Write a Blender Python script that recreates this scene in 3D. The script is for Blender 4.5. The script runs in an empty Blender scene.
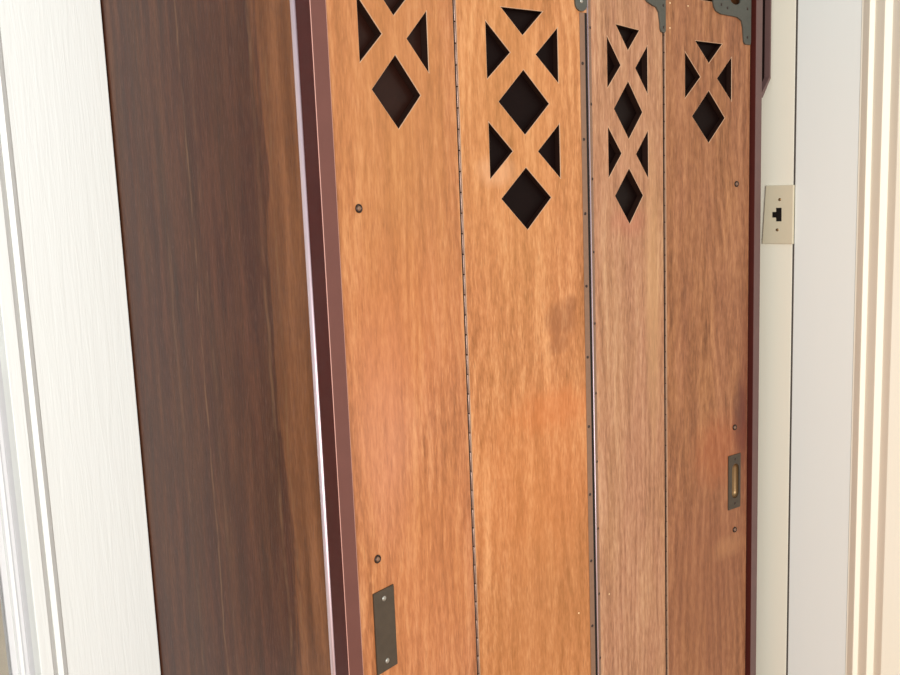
import bpy, bmesh, math, random
from mathutils import Vector, Matrix
random.seed(7)
sc = bpy.context.scene
COL = sc.collection
CZ = 1.60                                   # eye height

# ------------------------------------------------------------------ camera
cam = bpy.data.cameras.new('camera')
cam.sensor_fit = 'HORIZONTAL'; cam.sensor_width = 36.0
cam.lens = 873.48 / 900 * 36.0
cam.clip_start = 0.02; cam.clip_end = 100
camo = bpy.data.objects.new('camera', cam); COL.objects.link(camo)
R_ = Vector((0.74708627, -0.66359255, -0.03882057)); U_ = Vector((0.1202742, 0.07750853, 0.98971033)); F_ = Vector((0.65375548, 0.74406811, -0.13771862))
M = Matrix(((R_.x, U_.x, -F_.x, 0), (R_.y, U_.y, -F_.y, 0), (R_.z, U_.z, -F_.z, CZ), (0, 0, 0, 1)))
camo.matrix_world = M
sc.camera = camo

# ------------------------------------------------------------------ light
w = bpy.data.worlds.new('daylight'); sc.world = w; w.use_nodes = True
bg = w.node_tree.nodes['Background']
bg.inputs[0].default_value = (0.93, 0.96, 1.0, 1); bg.inputs[1].default_value = 0.55


def area(name, loc, target, size, sizey, power, col):
    l = bpy.data.lights.new(name, 'AREA'); l.shape = 'RECTANGLE'; l.size = size; l.size_y = sizey
    l.energy = power; l.color = col
    o = bpy.data.objects.new(name, l); COL.objects.link(o); o.location = loc
    o.rotation_euler = (Vector(target) - Vector(loc)).to_track_quat('-Z', 'Y').to_euler()
    return o


area('window_daylight', (-1.3, -1.9, 1.75), (0.9, 1.0, 1.45), 1.5, 2.2, 88, (1.0, 0.985, 0.96))

vs = sc.view_settings
vs.view_transform = 'Standard'; vs.look = 'None'; vs.gamma = 1; vs.use_curve_mapping = False
vs.exposure = 0.40


# ------------------------------------------------------------------ materials
def lin(c):
    return tuple(((x / 255) / 12.92 if x / 255 <= .04045 else ((x / 255 + .055) / 1.055) ** 2.4) for x in c) + (1.0,)


class NT:
    def __init__(s, name):
        s.m = bpy.data.materials.new(name); s.m.use_nodes = True
        s.t = s.m.node_tree; s.b = s.t.nodes['Principled BSDF']
        s.tc = s.t.nodes.new('ShaderNodeTexCoord').outputs['Object']

    def link(s, a, b): s.t.links.new(a, b)

    def mapping(s, scale, loc=(0, 0, 0), src=None):
        n = s.t.nodes.new('ShaderNodeMapping'); n.inputs['Scale'].default_value = scale; n.inputs['Location'].default_value = loc
        s.link(src or s.tc, n.inputs['Vector']); return n.outputs[0]

    def noise(s, vec, scale, detail=4, rough=.55, dist=0.0):
        n = s.t.nodes.new('ShaderNodeTexNoise'); s.link(vec, n.inputs['Vector'])
        n.inputs['Scale'].default_value = scale; n.inputs['Detail'].default_value = detail
        n.inputs['Roughness'].default_value = rough; n.inputs['Distortion'].default_value = dist
        return n.outputs['Fac']

    def wave(s, vec, scale, dist, detail=2, dscale=1.0):
        n = s.t.nodes.new('ShaderNodeTexWave'); n.wave_type = 'BANDS'; n.bands_direction = 'X'; n.wave_profile = 'SIN'
        s.link(vec, n.inputs['Vector']); n.inputs['Scale'].default_value = scale; n.inputs['Distortion'].default_value = dist
        n.inputs['Detail'].default_value = detail; n.inputs['Detail Scale'].default_value = dscale
        return n.outputs['Fac']

    def ramp(s, fac, stops):
        n = s.t.nodes.new('ShaderNodeValToRGB'); cr = n.color_ramp
        while len(cr.elements) < len(stops): cr.elements.new(0.5)
        for e, (p, c) in zip(cr.elements, stops):
            e.position = p; e.color = c if len(c) == 4 else tuple(c) + (1,)
        s.link(fac, n.inputs[0]); return n.outputs[0]

    def val(s, fac, a, b):
        return s.ramp(fac, [(a, (0, 0, 0, 1)), (b, (1, 1, 1, 1))])

    def math(s, op, a, b=None, c=None):
        n = s.t.nodes.new('ShaderNodeMath'); n.operation = op
        for i, x in enumerate((a, b, c)):
            if x is None: continue
            if isinstance(x, (int, float)): n.inputs[i].default_value = x
            else: s.link(x, n.inputs[i])
        return n.outputs[0]

    def mix(s, fac, a, b, mode='MIX'):
        n = s.t.nodes.new('ShaderNodeMix'); n.data_type = 'RGBA'; n.blend_type = mode
        for sock, x in ((n.inputs[0], fac), (n.inputs[6], a), (n.inputs[7], b)):
            if isinstance(x, (int, float)): sock.default_value = x
            elif isinstance(x, tuple): sock.default_value = x
            else: s.link(x, sock)
        return n.outputs[2]

    def blob(s, cx, cz, rx, rz, soft=.5, wob=.35, seed=0.0):
        """soft irregular spot round (cx, cz) in the board's own coordinates"""
        sp = s.t.nodes.new('ShaderNodeSeparateXYZ'); s.link(s.tc, sp.inputs[0])
        dx = s.math('DIVIDE', s.math('SUBTRACT', sp.outputs[0], cx), rx)
        dz = s.math('DIVIDE', s.math('SUBTRACT', sp.outputs[2], cz), rz)
        d = s.math('SQRT', s.math('ADD', s.math('MULTIPLY', dx, dx), s.math('MULTIPLY', dz, dz)))
        n = s.noise(s.mapping((1, 1, .4), (seed, seed * 2, seed)), 60, 4)
        d = s.math('ADD', d, s.math('MULTIPLY', s.math('SUBTRACT', n, .5), wob * 2))
        return s.val(s.math('SUBTRACT', 1.0 + soft / 2, d), 0.0, min(1.0, soft))

    def bump(s, h, strength, dist=.001):
        n = s.t.nodes.new('ShaderNodeBump'); n.inputs['Strength'].default_value = strength; n.inputs['Distance'].default_value = dist
        s.link(h, n.inputs['Height']); s.link(n.outputs[0], s.b.inputs['Normal'])

    def done(s, col, rough=.5, metal=0.0, spec=.5, coat=0.0, coat_rough=.1):
        if isinstance(col, tuple): s.b.inputs['Base Color'].default_value = col
        else: s.link(col, s.b.inputs['Base Color'])
        if isinstance(rough, (int, float)): s.b.inputs['Roughness'].default_value = rough
        else: s.link(rough, s.b.inputs['Roughness'])
        s.b.inputs['Metallic'].default_value = metal; s.b.inputs['Specular IOR Level'].default_value = spec
        s.b.inputs['Coat Weight'].default_value = coat; s.b.inputs['Coat Roughness'].default_value = coat_rough
        return s.m


def mahogany(name, dark, mid, light, seed, rough=.42, spots=(), ring=.20, x0=0.0, slope=.06, freq=55, pore=.34, spec=.3, alt=None, alt_amt=.45, axis=0, zone=None, streaks=(), fine=.72):
    """straight-grained mahogany: bent growth rings, fine flecks, short pores, two tones drifting into each other"""
    t = NT(name)
    o = (seed * 1.37, seed * 1.71, seed * .53)
    sp = t.t.nodes.new('ShaderNodeSeparateXYZ'); t.link(t.tc, sp.inputs[0])
    ax = sp.outputs[axis]; z = sp.outputs[2]
    low = t.noise(t.mapping((1, 1, .30), o), 6.5, 3, .5)
    mid_n = t.noise(t.mapping((1, 1, .10), o), 42, 5, .6, .3)
    fine_n = t.noise(t.mapping((1, 1, .20), o), 270, 3, .6)
    v = t.math('ABSOLUTE', t.math('SUBTRACT', ax, x0))
    v = t.math('ADD', v, t.math('MULTIPLY', z, slope))
    v = t.math('ADD', v, t.math('MULTIPLY', low, .11))
    v = t.math('ADD', v, t.math('MULTIPLY', mid_n, .012))
    rg = t.math('SINE', t.math('MULTIPLY', v, 2 * math.pi * freq))
    rg = t.math('MULTIPLY', rg, t.val(t.noise(t.mapping((1, 1, .3), (o[2], o[0], o[1])), 9, 2), .38, .62))
    tone = t.math('ADD', .5, t.math('MULTIPLY', rg, ring * .5))
    tone = t.math('ADD', tone, t.math('MULTIPLY', t.math('SUBTRACT', mid_n, .5), .9))
    tone = t.math('ADD', tone, t.math('MULTIPLY', t.math('SUBTRACT', fine_n, .5), fine))
    ramp = [(.20, lin(dark)), (.50, lin(mid)), (.80, lin(light))]
    col = t.ramp(tone, ramp)
    if alt:
        m = t.noise(t.mapping((1, 1, .22), (o[1], o[2], o[0])), 15, 4, .6)
        col2 = t.ramp(tone, [(p, lin(c)) for p, c in zip((.20, .5, .8), alt)])
        col = t.mix(t.math('MULTIPLY', t.val(m, .38, .64), alt_amt), col, col2)
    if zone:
        a0, a1, zc, amt = zone                  # lighter wood tone and reflected light painted along one edge, with a wandering border
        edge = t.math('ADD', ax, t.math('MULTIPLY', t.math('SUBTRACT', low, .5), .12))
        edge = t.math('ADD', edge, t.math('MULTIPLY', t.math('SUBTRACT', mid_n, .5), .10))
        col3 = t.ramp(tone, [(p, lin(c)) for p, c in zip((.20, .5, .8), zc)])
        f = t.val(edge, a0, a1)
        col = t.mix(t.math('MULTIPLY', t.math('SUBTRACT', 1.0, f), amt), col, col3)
    p = t.noise(t.mapping((1, 1, .07), (seed, 3, 1)), 560, 2, .5)
    pm = t.val(p, .58, .70)
    col = t.mix(t.math('MULTIPLY', pm, pore), col, tuple(x * .5 for x in lin(dark)[:3]) + (1,))
    q = t.noise(t.mapping((1, 1, .11), (seed + 9, 1, 5)), 330, 2, .5)
    col = t.mix(t.math('MULTIPLY', t.val(q, .60, .74), .34), col, tuple(min(1, x * 1.25 + .03) for x in lin(light)[:3]) + (1,))
    for (cx, cz, rx, rz, c, amt, soft) in spots:
        col = t.mix(t.math('MULTIPLY', t.blob(cx, cz, rx, rz, soft, .55, seed), amt), col, lin(c))
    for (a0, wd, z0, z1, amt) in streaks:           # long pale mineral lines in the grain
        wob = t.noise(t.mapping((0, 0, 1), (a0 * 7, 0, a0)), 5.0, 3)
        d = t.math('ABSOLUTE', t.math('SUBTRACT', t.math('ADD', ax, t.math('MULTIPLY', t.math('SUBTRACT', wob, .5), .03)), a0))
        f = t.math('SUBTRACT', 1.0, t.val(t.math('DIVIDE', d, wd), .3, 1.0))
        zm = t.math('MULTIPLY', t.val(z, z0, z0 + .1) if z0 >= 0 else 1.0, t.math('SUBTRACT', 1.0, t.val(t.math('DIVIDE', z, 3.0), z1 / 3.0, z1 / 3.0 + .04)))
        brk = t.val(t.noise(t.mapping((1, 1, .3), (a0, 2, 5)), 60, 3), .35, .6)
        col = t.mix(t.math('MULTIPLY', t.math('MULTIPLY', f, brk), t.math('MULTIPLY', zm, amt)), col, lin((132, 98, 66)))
    rr = t.math('ADD', rough - .08, t.math('MULTIPLY', mid_n, .16))
    t.bump(t.math('ADD', t.math('MULTIPLY', fine_n, .6), t.math('MULTIPLY', pm, -.8)), .22, .0006)
    return t.done(col, rr, 0, spec)


def paint(name, c, rough=.5, grain=.12, gs=90, tint=None, spec=.4):
    t = NT(name)
    f = t.noise(t.mapping((1, 1, .06)), gs, 5, .6, .6)
    big = t.noise(t.mapping((1, 1, .5)), 6, 3)
    col = t.mix(t.math('MULTIPLY', t.val(big, .3, .75), .5), lin(c), lin(tint or c))
    if grain: t.bump(f, grain, .002)
    return t.done(col, rough, 0, spec)


def plain(name, c, rough=.5, metal=0.0, spec=.5, var=.12, scale=60, coat=0.0):
    t = NT(name)
    f = t.noise(t.mapping((1, 1, 1)), scale, 4, .6)
    a = lin(c)
    col = t.mix(f, tuple(x * (1 - var) for x in a[:3]) + (1,), tuple(min(1, x * (1 + var)) for x in a[:3]) + (1,))
    return t.done(col, rough, metal, spec, coat)


# leaf boards: (dark, mid, light)
MAT = {}
PINK = ((148, 90, 56), (192, 124, 86), (218, 158, 118))
MAT['leaf1'] = mahogany('golden_mahogany_pinkish', (140, 84, 46), (182, 116, 70), (212, 150, 98), 1.0, alt=PINK, x0=.02, slope=.03,
                        spots=[(0, .16, .13, .26, (186, 126, 70), .45, 1.0), (-.055, -.27, .055, .12, (214, 146, 112), .36, 1.0), (.0, -.14, .09, .10, (198, 118, 66), .28, 1.0), (.03, -.5, .09, .15, (198, 122, 68), .3, .9)])
MAT['leaf2'] = mahogany('golden_mahogany_orange', (142, 88, 42), (184, 121, 73), (216, 158, 106), 2.3, alt=((142, 84, 48), (184, 116, 72), (214, 150, 102)), x0=.045, slope=.07,
                        spots=[(-.03, .16, .12, .24, (194, 136, 78), .32, 1.0), (.03, -.62, .12, .16, (178, 116, 66), .4, 1.0), (.056, -.165, .026, .026, (124, 74, 44), .45, .7), (.075, -.140, .012, .014, (120, 72, 44), .4, .7), (.05, -.20, .02, .014, (140, 86, 52), .4, .6),
                               (.045, -.30, .07, .03, (200, 112, 58), .36, 1.0), (.0, -.40, .12, .12, (202, 122, 62), .28, 1.0),
                               (-.055, .06, .03, .02, (222, 170, 128), .4, .8)])
MAT['leaf3'] = mahogany('faded_mahogany_pale', (138, 92, 64), (176, 124, 92), (204, 156, 122), 3.7, alt=((138, 98, 60), (178, 132, 90), (206, 164, 120)), rough=.5, x0=-.01, slope=-.05,
                        spots=[(.0, -.02, .05, .022, (190, 112, 88), .3, .8), (.075, -.15, .022, .22, (206, 160, 112), .45, .9)])
MAT['leaf4'] = mahogany('red_mahogany', (114, 70, 44), (150, 98, 66), (180, 126, 88), 5.1, alt=((112, 70, 38), (152, 102, 60), (184, 132, 84)), x0=.0, slope=.10, freq=50,
                        spots=[(0, -.72, .12, .2, (138, 86, 60), .45, 1.0), (.096, -.42, .020, .07, (84, 42, 36), .65, .8), (.112, -.38, .016, .20, (104, 46, 38), .5, 1.0), (.03, -.46, .06, .06, (166, 84, 46), .35, .9),
                               (.06, -.66, .04, .02, (200, 146, 98), .25, .9)])
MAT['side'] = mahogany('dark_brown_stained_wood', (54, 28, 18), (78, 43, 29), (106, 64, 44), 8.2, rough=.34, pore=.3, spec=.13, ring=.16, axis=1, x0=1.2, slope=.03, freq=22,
                       alt=((60, 36, 20), (88, 54, 32), (112, 74, 46)), alt_amt=.5, zone=(.99, 1.19, ((92, 54, 30), (124, 78, 46), (154, 102, 66)), .85), fine=.45,  # zone: warm front band, reflected light painted into the wood
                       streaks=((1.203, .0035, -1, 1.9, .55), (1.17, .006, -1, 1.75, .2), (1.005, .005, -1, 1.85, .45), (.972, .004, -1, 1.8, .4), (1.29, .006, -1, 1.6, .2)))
MAT['frame'] = plain('red_brown_enamel', (106, 66, 58), .42, 0, .3, .12, 30)
MAT['frame_faded'] = plain('faded_red_brown_enamel', (106, 80, 76), .45, 0, .3, .12, 30)
MAT['worn'] = plain('worn_enamel_edge', (196, 146, 130), .4, 0, .5, .15, 40)
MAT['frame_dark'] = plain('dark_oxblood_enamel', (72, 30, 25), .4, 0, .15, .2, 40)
MAT['bead'] = plain('pale_highlight', (220, 198, 203), .36, .75, .5, .08, 60)  # window highlight along the bead put into its pale colour
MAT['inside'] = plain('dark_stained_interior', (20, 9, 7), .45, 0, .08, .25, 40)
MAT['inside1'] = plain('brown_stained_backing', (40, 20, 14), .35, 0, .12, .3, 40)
MAT['wornwood'] = plain('worn_pale_wood_edge', (196, 158, 126), .55, 0, .3, .15, 120)
MAT['cut'] = plain('dark_stained_cut_edge', (40, 24, 18), .45, 0, .25, .25, 90)
MAT['iron'] = plain('weathered_black_iron', (86, 86, 78), .55, .35, .5, .22, 120)
MAT['bronze'] = plain('dark_patinated_bronze', (84, 74, 62), .42, .55, .5, .25, 70)
MAT['brass'] = plain('worn_brass', (138, 110, 74), .35, .7, .5, .2, 90)
MAT['hinge'] = plain('brown_painted_hinge_strip', (128, 96, 74), .5, 0, .5, .2, 120)
MAT['steel'] = plain('pale_worn_steel', (150, 124, 112), .32, .55, .5, .15, 150)
MAT['darkmetal'] = plain('dark_metal_screw', (58, 44, 38), .35, .5, .5, .2, 200)
MAT['screw'] = plain('grey_screw_head', (168, 166, 156), .35, .6, .5, .15, 200)
MAT['filler'] = plain('pale_wood_filler', (240, 206, 158), .6, 0, .3, .08, 300)
MAT['casing'] = paint('white_brushed_paint', (244, 247, 241), .45, .45, 120, (246, 249, 245))
MAT['wallpaint'] = paint('cream_wall_paint', (234, 230, 210), .6, .1, 60, (236, 232, 215))
MAT['board'] = paint('cool_white_paint', (227, 231, 225), .5, .12, 70, (225, 229, 222))
MAT['sashpaint'] = paint('grey_white_sash_paint', (222, 222, 222), .5, .1, 70)
MAT['flute'] = paint('warm_white_paint', (244, 240, 220), .45, .1, 70, (245, 241, 225))
MAT['backwall'] = paint('off_white_wall_paint', (232, 228, 218), .6, .1, 40)
MAT['ivory'] = plain('ivory_plastic', (210, 200, 172), .4, 0, .5, .04, 40)
MAT['black'] = plain('black_plastic', (20, 17, 16), .4, 0, .4, .1, 80)
MAT['gap_shade'] = plain('gap_shade_grey', (84, 78, 73), .8, 0, .2, .15, 80)
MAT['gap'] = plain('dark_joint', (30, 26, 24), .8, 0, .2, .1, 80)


def floor_mat():
    t = NT('oak_floor_boards')
    b = t.t.nodes.new('ShaderNodeTexBrick'); t.link(t.mapping((1, 1, 1)), b.inputs['Vector'])
    b.inputs['Scale'].default_value = 1; b.inputs['Brick Width'].default_value = 1.2; b.inputs['Row Height'].default_value = .09
    b.inputs['Mortar Size'].default_value = .0015
    b.inputs['Color1'].default_value = lin((170, 125, 80)); b.inputs['Color2'].default_value = lin((150, 106, 66)); b.inputs['Mortar'].default_value = lin((60, 40, 26))
    return t.done(b.outputs['Color'], .4)


MAT['floor'] = floor_mat()


def glass_mat():
    t = NT('clear_glass')
    t.b.inputs['Transmission Weight'].default_value = 1; t.b.inputs['IOR'].default_value = 1.45
    return t.done((.97, .98, .98, 1), .0)


MAT['glass'] = glass_mat()
MAT['blocker'] = plain('blocker_grey', (120, 118, 112), .9, 0, .2, .15, 6)  # for the added wall that hides the sky outside
MAT['ground'] = plain('sandy_ground', (232, 216, 190), .9, 0, .2, .15, 3)


# ------------------------------------------------------------------ mesh helpers
class MB:
    def __init__(s): s.bm = bmesh.new(); s.mats = []

    def mi(s, m):
        if m not in s.mats: s.mats.append(m)
        return s.mats.index(m)

    def _new(s, verts, m):
        i = s.mi(m)
        fs = set(f for v in verts for f in v.link_faces)
        for f in fs: f.material_index = i
        return fs

    def box(s, x0, x1, y0, y1, z0, z1, m, bev=0.0, seg=2):
        r = bmesh.ops.create_cube(s.bm, size=1)
        vs = r['verts']
        for v in vs:
            v.co = Vector(((x0 + x1) / 2 + v.co.x * (x1 - x0), (y0 + y1) / 2 + v.co.y * (y1 - y0), (z0 + z1) / 2 + v.co.z * (z1 - z0)))
        s._new(vs, m)
        if bev:
            es = list(set(e for v in vs for e in v.link_edges))
            bmesh.ops.bevel(s.bm, geom=es, offset=bev, segments=seg, profile=.5, affect='EDGES')
        return s

    def prism(s, poly, a0, a1, m, axis='Y', bev=0.0):
        """poly in (x,z) extruded along y, or (x,y) along z, or (y,z) along x"""
        f = {'Y': lambda p, t: (p[0], t, p[1]), 'Z': lambda p, t: (p[0], p[1], t), 'X': lambda p, t: (t, p[0], p[1])}[axis]
        A = [s.bm.verts.new(f(p, a0)) for p in poly]; B = [s.bm.verts.new(f(p, a1)) for p in poly]
        n = len(poly); fs = [s.bm.faces.new(A), s.bm.faces.new(B[::-1])]
        for i in range(n): fs.append(s.bm.faces.new((A[i], B[i], B[(i + 1) % n], A[(i + 1) % n])))
        i = s.mi(m)
        for q in fs: q.material_index = i
        bmesh.ops.recalc_face_normals(s.bm, faces=fs)
        if bev:
            es = [e for e in fs[0].edges]
            bmesh.ops.bevel(s.bm, geom=es, offset=bev, segments=2, profile=.5, affect='EDGES')
        return s

    def lathe(s, c, prof, m, n=20, axis='Y', smooth=True):
        """prof: (radius, depth along -axis) list, closed at the last point when radius 0"""
        rings = []; i = s.mi(m)
        for r, d in prof:
            ring = []
            if r <= 1e-9:
                ring = [s.bm.verts.new((c[0], c[1] - d, c[2]) if axis == 'Y' else ((c[0] - d, c[1], c[2]) if axis == 'X' else (c[0], c[1], c[2] + d)))]
            else:
                for k in range(n):
                    a = 2 * math.pi * k / n; p, q = r * math.cos(a), r * math.sin(a)
                    co = (c[0] + p, c[1] - d, c[2] + q) if axis == 'Y' else ((c[0] - d, c[1] + p, c[2] + q) if axis == 'X' else (c[0] + p, c[1] + q, c[2] + d))
                    ring.append(s.bm.verts.new(co))
            rings.append(ring)
        fs = []
        for A, B in zip(rings, rings[1:]):
            for k in range(n):
                if len(B) == 1 and len(A) > 1: fs.append(s.bm.faces.new((A[k], A[(k + 1) % n], B[0])))
                elif len(A) == 1 and len(B) > 1: fs.append(s.bm.faces.new((A[0], B[(k + 1) % n], B[k])))
                elif len(A) > 1: fs.append(s.bm.faces.new((A[k], A[(k + 1) % n], B[(k + 1) % n], B[k])))
        for f in fs: f.material_index = i; f.smooth = smooth
        bmesh.ops.recalc_face_normals(s.bm, faces=fs)
        return s

    def build(s, name, parent=None, loc=(0, 0, 0), rz=0.0):
        me = bpy.data.meshes.new(name); s.bm.to_mesh(me); s.bm.free()
        for m in s.mats: me.materials.append(MAT[m])
        o = bpy.data.objects.new(name, me); COL.objects.link(o)
        o.location = loc; o.rotation_euler = (0, 0, rz)
        if parent: o.parent = parent
        return o


def tag(o, label=None, cat=None, group=None, kind=None):
    if label: o['label'] = label
    if cat: o['category'] = cat
    if group: o['group'] = group
    if kind: o['kind'] = kind
    return o


def empty(name, loc):
    o = bpy.data.objects.new(name, None); COL.objects.link(o); o.location = loc; o.empty_display_size = .1
    return o


def plate_with_holes(name, outline, holes, depth, m, mcut, bev=.0008, y0=0.0, medge=None):
    """flat board in XZ with real cut-outs, front face at local y0, going back by depth; returns mesh object"""
    cu = bpy.data.curves.new(name + '_outline', 'CURVE'); cu.dimensions = '2D'; cu.fill_mode = 'BOTH'
    cu.extrude = depth / 2 - bev; cu.bevel_depth = bev; cu.bevel_resolution = 1; cu.offset = -bev
    for poly in [outline] + holes:
        sp = cu.splines.new('POLY'); sp.points.add(len(poly) - 1); sp.use_cyclic_u = True
        for q, p in zip(sp.points, poly): q.co = (p[0], p[1], 0, 1)
    tmp = bpy.data.objects.new(name + '_tmp', cu); COL.objects.link(tmp)
    dg = bpy.context.evaluated_depsgraph_get(); dg.update()
    me = bpy.data.meshes.new_from_object(tmp.evaluated_get(dg))
    COL.objects.unlink(tmp); bpy.data.objects.remove(tmp); bpy.data.curves.remove(cu)
    me.name = name
    me.transform(Matrix.Rotation(math.pi / 2, 4, 'X'))          # XY -> XZ, extrusion along Y
    me.transform(Matrix.Translation((0, y0 + depth / 2, 0)))
    me.materials.clear(); me.materials.append(MAT[m]); me.materials.append(MAT[mcut]); me.materials.append(MAT[medge or m])
    bm = bmesh.new(); bm.from_mesh(me)
    bmesh.ops.remove_doubles(bm, verts=bm.verts, dist=1e-6)
    bmesh.ops.recalc_face_normals(bm, faces=bm.faces)
    ox = [p[0] for p in outline]; oz = [p[1] for p in outline]
    for f in bm.faces:
        c = f.calc_center_median(); f.smooth = False
        inner = min(ox) + .004 < c.x < max(ox) - .004 and min(oz) + .004 < c.z < max(oz) - .004
        f.material_index = 2 if (-.97 < f.normal.y < -.15) else (1 if (f.normal.y > -.15 and abs(f.normal.y) < .97 and inner) else 0)
    bm.to_mesh(me); bm.free()
    o = bpy.data.objects.new(name, me); COL.objects.link(o)
    return o


# ------------------------------------------------------------------ the room
XR = 1.60; YB = 1.49; TOPZ = 2.55
tag(MB().box(-2.2, 1.75, -2.2, 1.75, -.06, 0, 'floor').build('floor'), kind='structure')
# back wall: window opening left of its casing
wb = MB()
wb.box(.389, 1.75, YB, YB + .16, 0, TOPZ, 'backwall')
wb.box(-.75, .389, YB, YB + .16, 0, .62, 'backwall')
wb.box(-.75, .389, YB, YB + .16, 2.2, TOPZ, 'backwall')
wb.box(-2.2, -.75, YB, YB + .16, 0, TOPZ, 'backwall')
tag(wb.build('wall_back'), kind='structure')
# right wall: cream strip beside the booth, solid wall behind the casing
wr = MB()
wr.box(XR, XR + .012, .8212, YB, 0, TOPZ, 'wallpaint', .0008)
wr.box(XR + .0012, XR + .014, .8170, .8212, 0, 2.3, 'gap_shade')  # grey strip standing in for the shade inside the open gap
wr.box(XR + .014, XR + .15, -1.6, YB, 0, TOPZ, 'backwall')
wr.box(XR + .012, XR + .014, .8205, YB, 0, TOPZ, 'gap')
tag(wr.build('wall_right'), kind='structure')

# ---- left window casing (trim_1): broad board and stepped moulding
t1 = empty('trim_1', (.49, 1.47, 0)); tag(t1, 'white painted window casing with stepped moulding at the left', 'casing', kind='structure')
L1 = (-.49, -1.47, 0)
MB().box(.411, .5672, 1.47, YB, 0, 2.32, 'casing', .0012).build('casing_board', t1, L1)
prof = [(.4118, 1.4900), (.4118, 1.4700), (.4085, 1.4655), (.4020, 1.4600), (.3945, 1.4640), (.3915, 1.4600), (.3856, 1.4550),
        (.3845, 1.4535), (.3675, 1.4535), (.3660, 1.4550), (.3660, 1.4900)]
MB().prism(prof, 0, 2.32, 'casing', 'Z').build('casing_moulding', t1, L1)

w1 = empty('window_1', (-.15, 1.55, .62)); tag(w1, 'white framed window at the left edge beyond the casing', 'window', kind='structure')
LW = (.15, -1.55, -.62)
fr = MB()
fr.box(.366, .389, YB, YB + .16, .62, 2.2, 'sashpaint'); fr.box(-.75, -.727, YB, YB + .16, .62, 2.2, 'sashpaint')
fr.box(-.727, .366, YB, YB + .16, 2.177, 2.2, 'sashpaint'); fr.box(-.727, .366, YB - .03, YB + .16, .62, .645, 'sashpaint')
fr.build('window_frame', w1, LW)
sh = MB()
Y0 = 1.522
for (a, b) in ((.3588, .366), (-.727, -.72)):
    sh.box(a, b, Y0, Y0 + .035, .645, 2.177, 'sashpaint', .001)
sh.box(.3505, .3588, Y0 - .004, Y0 + .035, .645, 2.177, 'casing', .002)
sh.box(.341, .3505, Y0 + .006, Y0 + .035, .645, 2.177, 'sashpaint', .001)
sh.box(-.72, -.69, Y0, Y0 + .035, .645, 2.177, 'casing', .002)
sh.box(-.69, .341, Y0, Y0 + .035, .645, .70, 'casing', .002); sh.box(-.69, .341, Y0, Y0 + .035, 2.12, 2.177, 'casing', .002)
sh.box(-.69, .341, Y0, Y0 + .035, 1.39, 1.43, 'casing', .002)
sash = sh.build('sash', w1, LW)
MB().box(-.69, .341, Y0 + .014, Y0 + .018, .70, 2.12, 'glass').build('pane', sash)

# ---- right door casing (trim_2): flat board and fluted moulding
t2 = empty('trim_2', (1.6, .7, 0)); tag(t2, 'cool white door casing board with cream fluted moulding at the right', 'casing', kind='structure')
L2 = (-1.6, -.7, 0)
MB().box(XR, XR + .014, .7005, .8172, 0, 2.3, 'board', .0008).build('casing_board', t2, L2)
FL = [(0.0, 0.7005), (-0.0005, 0.6975), (-0.0095, 0.6838), (-0.01, 0.6823), (-0.006, 0.6755), (-0.006, 0.6744), (-0.0165, 0.6553), (-0.017, 0.6539), (-0.012, 0.6438), (-0.012, 0.6428), (-0.0215, 0.6267), (-0.022, 0.6254)]
fl = [(XR + .014, .7005), (XR - .0005, .7005)] + [(XR + a, b) for a, b in FL] + [(XR - .022, .545), (XR - .019, .540), (XR + .014, .540)]
MB().prism(fl, 0, 2.3, 'flute', 'Z').build('fluted_moulding', t2, L2)
tag(MB().box(-7, 5, 1.8, 9, -.35, -.3, 'ground').build('ground'), kind='structure')
tag(MB().box(-6, 7, 8.0, 8.2, -.3, 3.8, 'blocker').build('sky_blocker'), kind='structure')  # added wall, blocks the sky that the side panel would reflect

# ------------------------------------------------------------------ telephone booth cabinet
BX, BY = 1.06, 1.17
booth = empty('wooden_booth', (BX, BY, 0))
tag(booth, 'tall dark brown wooden booth with folding golden mahogany door of four pierced leaves', 'booth')
LB = (-BX, -BY, 0)
HT = 2.16
FY = .8623
SX = .5677
# carcass
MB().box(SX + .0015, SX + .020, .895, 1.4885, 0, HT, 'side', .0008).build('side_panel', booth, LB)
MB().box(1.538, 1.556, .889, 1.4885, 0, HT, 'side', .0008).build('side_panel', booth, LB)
MB().box(SX + .020, 1.538, 1.470, 1.4885, 0, HT, 'inside').build('back_panel', booth, LB)
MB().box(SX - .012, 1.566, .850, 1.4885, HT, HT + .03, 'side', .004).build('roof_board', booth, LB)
MB().box(SX + .020, 1.538, .93, 1.470, 0, .05, 'inside').build('floor_board', booth, LB)
# front stiles
def stile(x0, x1, name, y1, m='frame'):
    b = MB(); b.box(x0, x1, FY, y1, 0, HT, m, .0012, 2)
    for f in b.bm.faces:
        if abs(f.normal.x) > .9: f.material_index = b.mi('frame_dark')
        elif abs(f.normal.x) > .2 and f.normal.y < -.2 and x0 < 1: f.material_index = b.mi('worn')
    return tag(b.build(name, booth, LB), 'red brown painted front stile')
stile(SX, .5905, 'front_stile', .8925)
stile(1.5335, 1.5565, 'front_stile', .8885, 'frame_faded')
# header above the door, with the track the leaves hang from
MB().box(.5905, 1.5335, .885, .905, 1.995, HT, 'frame_dark', .001).build('header', booth, LB)
MB().box(.5905, 1.5335, .905, .935, 1.985, 2.01, 'darkmetal', .001).build('door_track', booth, LB)
# rounded bead down the front corner of the side panel
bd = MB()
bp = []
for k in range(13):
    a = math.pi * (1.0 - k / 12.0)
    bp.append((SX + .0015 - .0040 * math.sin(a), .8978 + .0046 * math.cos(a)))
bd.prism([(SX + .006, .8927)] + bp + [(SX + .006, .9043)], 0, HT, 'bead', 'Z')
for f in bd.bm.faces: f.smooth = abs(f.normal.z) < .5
tag(bd.build('corner_bead', booth, LB), 'glossy rounded bead down the corner')
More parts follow.
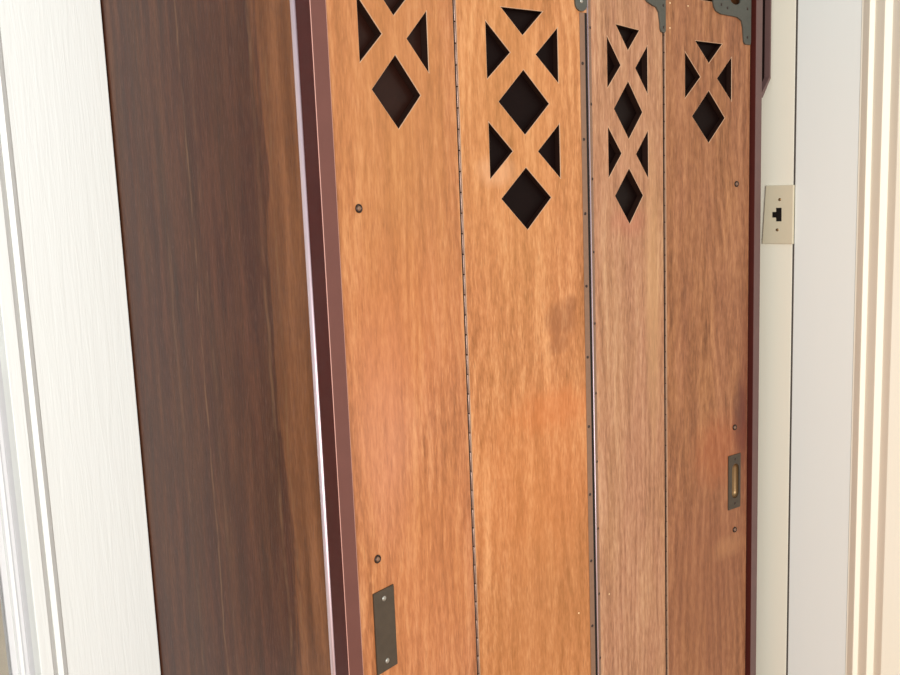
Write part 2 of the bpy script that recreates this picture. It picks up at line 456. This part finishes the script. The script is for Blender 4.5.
# scribe piece at the top between booth and wall: recessed board with a raised rim, cut off slanting at the foot
ear = MB()
ear.prism([(1.5567, CZ + .6), (1.5567, CZ + .204), (1.5725, CZ + .2215), (1.5860, CZ + .2375), (1.5860, CZ + .6)], .874, .888, 'inside')
ear.prism([(1.5567, CZ + .1955), (1.5610, CZ + .1965), (1.5893, CZ + .2335), (1.5893, CZ + .6), (1.5855, CZ + .6), (1.5855, CZ + .2365), (1.5567, CZ + .2045)], FY + .001, .888, 'frame_faded')
tag(ear.build('scribe_strip', booth, LB), 'dark strip with a slanting foot beside the wall')

# ---- door leaves
P = [(0.59335725, 0.87), (0.82692103, 0.9071675), (1.0590, 0.8686), (1.29493423, 0.89785947), (1.52995903, 0.87146245)]
ZT = .3555; ZB = .055 - CZ
t_, s_, m_, d_ = .0367, .0635, .0229, .0451


def holes_for(off, two):
    h = [[(-t_, .2856), (t_, .2856), (0, .2504)],
         [(-s_, .2648), (-m_, .2252), (-s_, .1873)], [(s_, .2648), (s_, .1873), (m_, .2252)],
         [(0, .2025), (d_, .1568), (0, .1119), (-d_, .1568)]]
    if two:
        h += [[(-s_, .1282), (-m_, .0884), (-s_, .0496)], [(s_, .1282), (s_, .0496), (m_, .0884)],
              [(0, .0651), (d_, .0213), (0, -.0242), (-d_, .0213)]]
    return [[(x + off, z) for x, z in p] for p in h]


def stadium(cx, z0, z1, r, n=10):
    pts = []
    for k in range(n + 1):
        a = math.pi * k / n; pts.append((cx + r * math.cos(a), z1 - r + r * math.sin(a)))
    for k in range(n + 1):
        a = math.pi + math.pi * k / n; pts.append((cx + r * math.cos(a), z0 + r + r * math.sin(a)))
    return pts


LEAF_T = .012
def leaf(i, mat, off, two, ul, ur, extra=()):
    a, b = P[i - 1], P[i]
    ang = math.atan2(b[1] - a[1], b[0] - a[0]); W = math.hypot(b[0] - a[0], b[1] - a[1])
    o = plate_with_holes('door_leaf', [(-W / 2 + ul, ZB), (W / 2 - ur, ZB), (W / 2 - ur, ZT), (-W / 2 + ul, ZT)],
                         holes_for(off, two) + list(extra), LEAF_T, mat, 'cut', .0008, 0.0, 'wornwood')
    o.parent = booth; o.location = ((a[0] + b[0]) / 2 - BX, (a[1] + b[1]) / 2 - BY, CZ); o.rotation_euler = (0, 0, ang)
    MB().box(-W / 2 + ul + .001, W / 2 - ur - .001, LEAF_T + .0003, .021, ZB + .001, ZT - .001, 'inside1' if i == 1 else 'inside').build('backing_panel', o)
    return o, W


PU = stadium(.0800, -.5660, -.4970, .0105)
l1, W = leaf(1, 'leaf1', -.0023, False, .0005, .0020)
l2, W = leaf(2, 'leaf2', -.0027, True, .0030, .0016)
l3, W = leaf(3, 'leaf3', .0008, True, -.0008, .0032)
l4, W = leaf(4, 'leaf4', .0004, False, .0042, .0005, [PU])


tag(l1, 'leftmost pierced wooden door leaf with a dark push plate')
tag(l2, 'orange wooden door leaf with a double row of cut diamonds')
tag(l3, 'pale narrow looking wooden door leaf with a double row of cut diamonds')
tag(l4, 'rightmost reddish wooden door leaf with a flush pull')


def knob_screw(p, u, z):
    """round bolt head in a raised ring"""
    b = MB()
    b.lathe((u, 0, z), [(.0056, -.0005), (.0056, .0012), (.0048, .0022), (.0036, .0016), (.0034, .0006)], 'darkmetal', 20)
    b.lathe((u, 0, z), [(.0034, .0004), (.0030, .0018), (.0018, .0026), (0, .0029)], 'hinge', 16)
    return b.build('bolt_head', p)


for u, z in ((-.0814, .0133), (-.0808, -.4330)): knob_screw(l1, u, z)
for u, z in ((.0793, .0381), (.0784, -.4247), (.0804, -.6306)): knob_screw(l4, u, z)

# push plate on the first leaf
b = MB(); b.box(-.0931, -.0550, -.0022, .0004, -.5875, -.4761, 'bronze', .0006)
for z in (-.4885, -.5745):
    b.lathe((-.0742, -.0020, z), [(.0036, 0), (.0034, .0007), (.0020, .0014), (0, .0016)], 'screw', 16)
tag(b.build('push_plate', l1), 'dark bronze push plate with two screws')

# flush pull on the last leaf
fp = plate_with_holes('flush_pull', [(.0590, -.5865), (.0960, -.5865), (.0960, -.4785), (.0590, -.4785)], [PU], .0022, 'bronze', 'bronze', .0004, -.0020)
fp.parent = l4; tag(fp, 'dark bronze flush pull with a recessed slot')
b = MB(); rings = []
for k in range(8):
    a = k / 7 * math.pi / 2; inset = .0100 * (1 - math.cos(a)); dep = .0085 * math.sin(a)
    rings.append([b.bm.verts.new((x, dep, z)) for x, z in stadium(.0800, -.5660 + inset, -.4970 - inset, .0105 - inset)])
fs = []
for A, B in zip(rings, rings[1:]):
    n = len(A)
    for k in range(n): fs.append(b.bm.faces.new((A[k], B[k], B[(k + 1) % n], A[(k + 1) % n])))
fs.append(b.bm.faces.new(rings[-1]))
mi = b.mi('brass')
for f in fs: f.material_index = mi; f.smooth = True
tag(b.build('finger_cup', l4), 'brass finger cup inside the pull')
for z in (-.4872, -.5765):
    b = MB(); b.lathe((.0790, -.0018, z), [(.0026, 0), (.0024, .0006), (0, .0011)], 'darkmetal', 14)
    b.build('screw', l4)

# piano hinges: knuckled barrels in the two valleys
def piano(leafo, u, name, m):
    b = MB(); z = ZB + .01; n = int((ZT - .03 - z) / .0285)
    b.box(u - .0030, u + .0016, .0010, .012, ZB + .01, ZT - .02, 'gap')
    for k in range(n):
        z0 = z + k * .0285
        b.lathe((u, -.0002, z0), [(0, 0), (.0011, 0), (.0013, .0004), (.0013, .0266), (.0011, .0270), (0, .0270)], m, 10, 'Z')
    b.lathe((u, -.0002, z), [(0, 0), (.0008, 0), (.0008, n * .0285), (0, n * .0285)], 'darkmetal', 8, 'Z')
    return tag(b.build(name, leafo), 'steel piano hinge in the joint')
piano(l2, -W / 2 + .0012, 'piano_hinge', 'steel')
piano(l4, -W / 2 + .0012, 'piano_hinge', 'hinge')

# surface hinge strips at the ridge between second and third leaf
W2 = math.hypot(P[2][0] - P[1][0], P[2][1] - P[1][1]); W3 = math.hypot(P[3][0] - P[2][0], P[3][1] - P[2][1])
b = MB(); b.box(W2 / 2 - .0150, W2 / 2 - .0053, -.0009, .0004, ZB + .01, ZT - .065, 'hinge', .0003)
b.box(W2 / 2 - .0053, W2 / 2 - .0010, -.0006, .0004, ZB + .01, ZT - .065, 'gap')
for k in range(-11, 3):
    b.lathe((W2 / 2 - .0108, -.0008, -.0045 + k * .111), [(.0024, 0), (.0022, .0006), (0, .0010)], 'darkmetal', 12)
tag(b.build('hinge_strip', l2), 'brown hinge strip with dark screws')
b = MB()
b.lathe((-W3 / 2 + .0002, -.0008, ZB + .01), [(0, 0), (.0010, 0), (.0010, ZT - .02 - ZB), (0, ZT - .02 - ZB)], 'bead', 12, 'Z')  # bright line on the barrel, highlight put into the colour
b.box(-W3 / 2 + .0010, -W3 / 2 + .0098, -.0006, .0004, ZB + .01, ZT - .02, 'hinge', .0002)
for k in range(-12, 4):
    b.lathe((-W3 / 2 + .0072, -.0005, .0476 + k * .1115), [(.0023, 0), (.0021, .0006), (0, .0010)], 'darkmetal', 12)
tag(b.build('hinge_strip', l3), 'brown hinge strip with bright barrel')

# iron straps at the head of the leaves
def arc(cx, cz, r, a0, a1, n=6):
    return [(cx + r * math.cos(math.radians(a0 + (a1 - a0) * k / n)), cz + r * math.sin(math.radians(a0 + (a1 - a0) * k / n))) for k in range(n + 1)]
b = MB(); poly = [(.0935, .352), (.0935, .303)] + arc(.1050, .3030, .0115, 180, 360, 8) + [(.1165, .352)]
b.prism(poly, -.0030, .0003, 'iron', 'Y', .0006)
b.lathe((.1050, -.0029, .306), [(.0030, 0), (.0026, .0008), (0, .0013)], 'screw', 12)
tag(b.build('strap_hinge', l2), 'dark iron strap with a rounded foot')
b = MB(); poly = [(.050, .352), (.050, .340), (.0600, .3330), (.0790, .3300)] + arc(.0980, .3200, .0100, 90, 0, 5)[0:0] + [(.0900, .3290), (.0990, .3220), (.1040, .3050), (.1045, .2960), (.1080, .2920), (.1180, .2910), (.1225, .2950), (.1225, .352)]
b.prism(poly, -.0030, .0003, 'iron', 'Y', .0006)
for u, z in ((.114, .300), (.113, .335), (.066, .344)):
    b.lathe((u, -.0029, z), [(.0026, 0), (.0023, .0007), (0, .0011)], 'darkmetal', 12)
tag(b.build('strap_hinge', l3), 'dark iron angle strap on the leaf head')
out = [(.0110, .3640), (.0080, .3560), (.0110, .3460), (.0160, .3400), (.0300, .3360), (.0550, .3355), (.0760, .3350), (.0880, .3300), (.0925, .3180), (.0950, .2940), (.0990, .2895), (.1140, .2895), (.1155, .2940), (.1155, .386), (.0950, .390), (.0900, .378), (.0560, .378), (.0480, .392), (.0300, .380)]
pl = plate_with_holes('strap_hinge', out, [[(.0700 + .0145 * math.cos(k * math.pi / 8), .3640 + .0080 * math.sin(k * math.pi / 8)) for k in range(16)]], .0036, 'iron', 'iron', .0006, -.0033)
pl.parent = l4; tag(pl, 'dark iron angle strap with an oval opening')
for u, z in ((.1045, .3020), (.104, .352), (.030, .352), (.047, .3480)):
    b = MB(); b.lathe((u, -.0031, z), [(.0026, 0), (.0023, .0007), (0, .0011)], 'darkmetal', 12)
    b.build('rivet', l4)


def filler(p, spots):
    for u, z, r in spots:
        b = MB(); b.lathe((u, 0, z), [(r, -.0002), (r * .9, .0003), (0, .0005)], 'filler', 10)
        tag(b.build('filled_nail_hole', p), 'pale filled nail hole')
filler(l4, ((-.1015, .342, .0016), (-.1018, .3012, .0016), (-.0555, .3417, .0014)))
filler(l2, ((.1085, .2731, .0014), (.0795, -.6412, .0016)))
filler(l3, ((-.0797, -.6337, .0016),))

# ------------------------------------------------------------------ telephone jack on the cream wall strip
jk = empty('telephone_jack', (XR, .848, CZ - .022))
tag(jk, 'ivory telephone jack plate on the cream wall strip right of the booth', 'wall jack')
LJ = (-XR, -.848, -(CZ - .022))
b = MB(); b.prism([(.8748, CZ + .0344), (.8812, CZ - .0775), (.8180, CZ - .0782), (.8180, CZ + .0328)], XR - .0045, XR + .0002, 'ivory', 'X', .0014)
b.build('cover_plate', jk, LJ)
b = MB(); b.prism([(.8520, CZ - .0088), (.8412, CZ - .0092), (.8410, CZ - .0349), (.8516, CZ - .0347), (.8518, CZ - .0275), (.8595, CZ - .0270), (.8597, CZ - .0166), (.8519, CZ - .0166)],
                  XR - .0050, XR - .0040, 'black', 'X')
tag(b.build('socket', jk, LJ), 'black socket opening')
for y, z in ((.8451, .0066), (.8493, -.0510)):
    b = MB(); b.lathe((XR - .0043, y, CZ + z), [(.0030, 0), (.0028, .0008), (0, .0013)], 'brass', 14, 'X')
    tag(b.build('screw', jk, LJ), 'small brass screw')
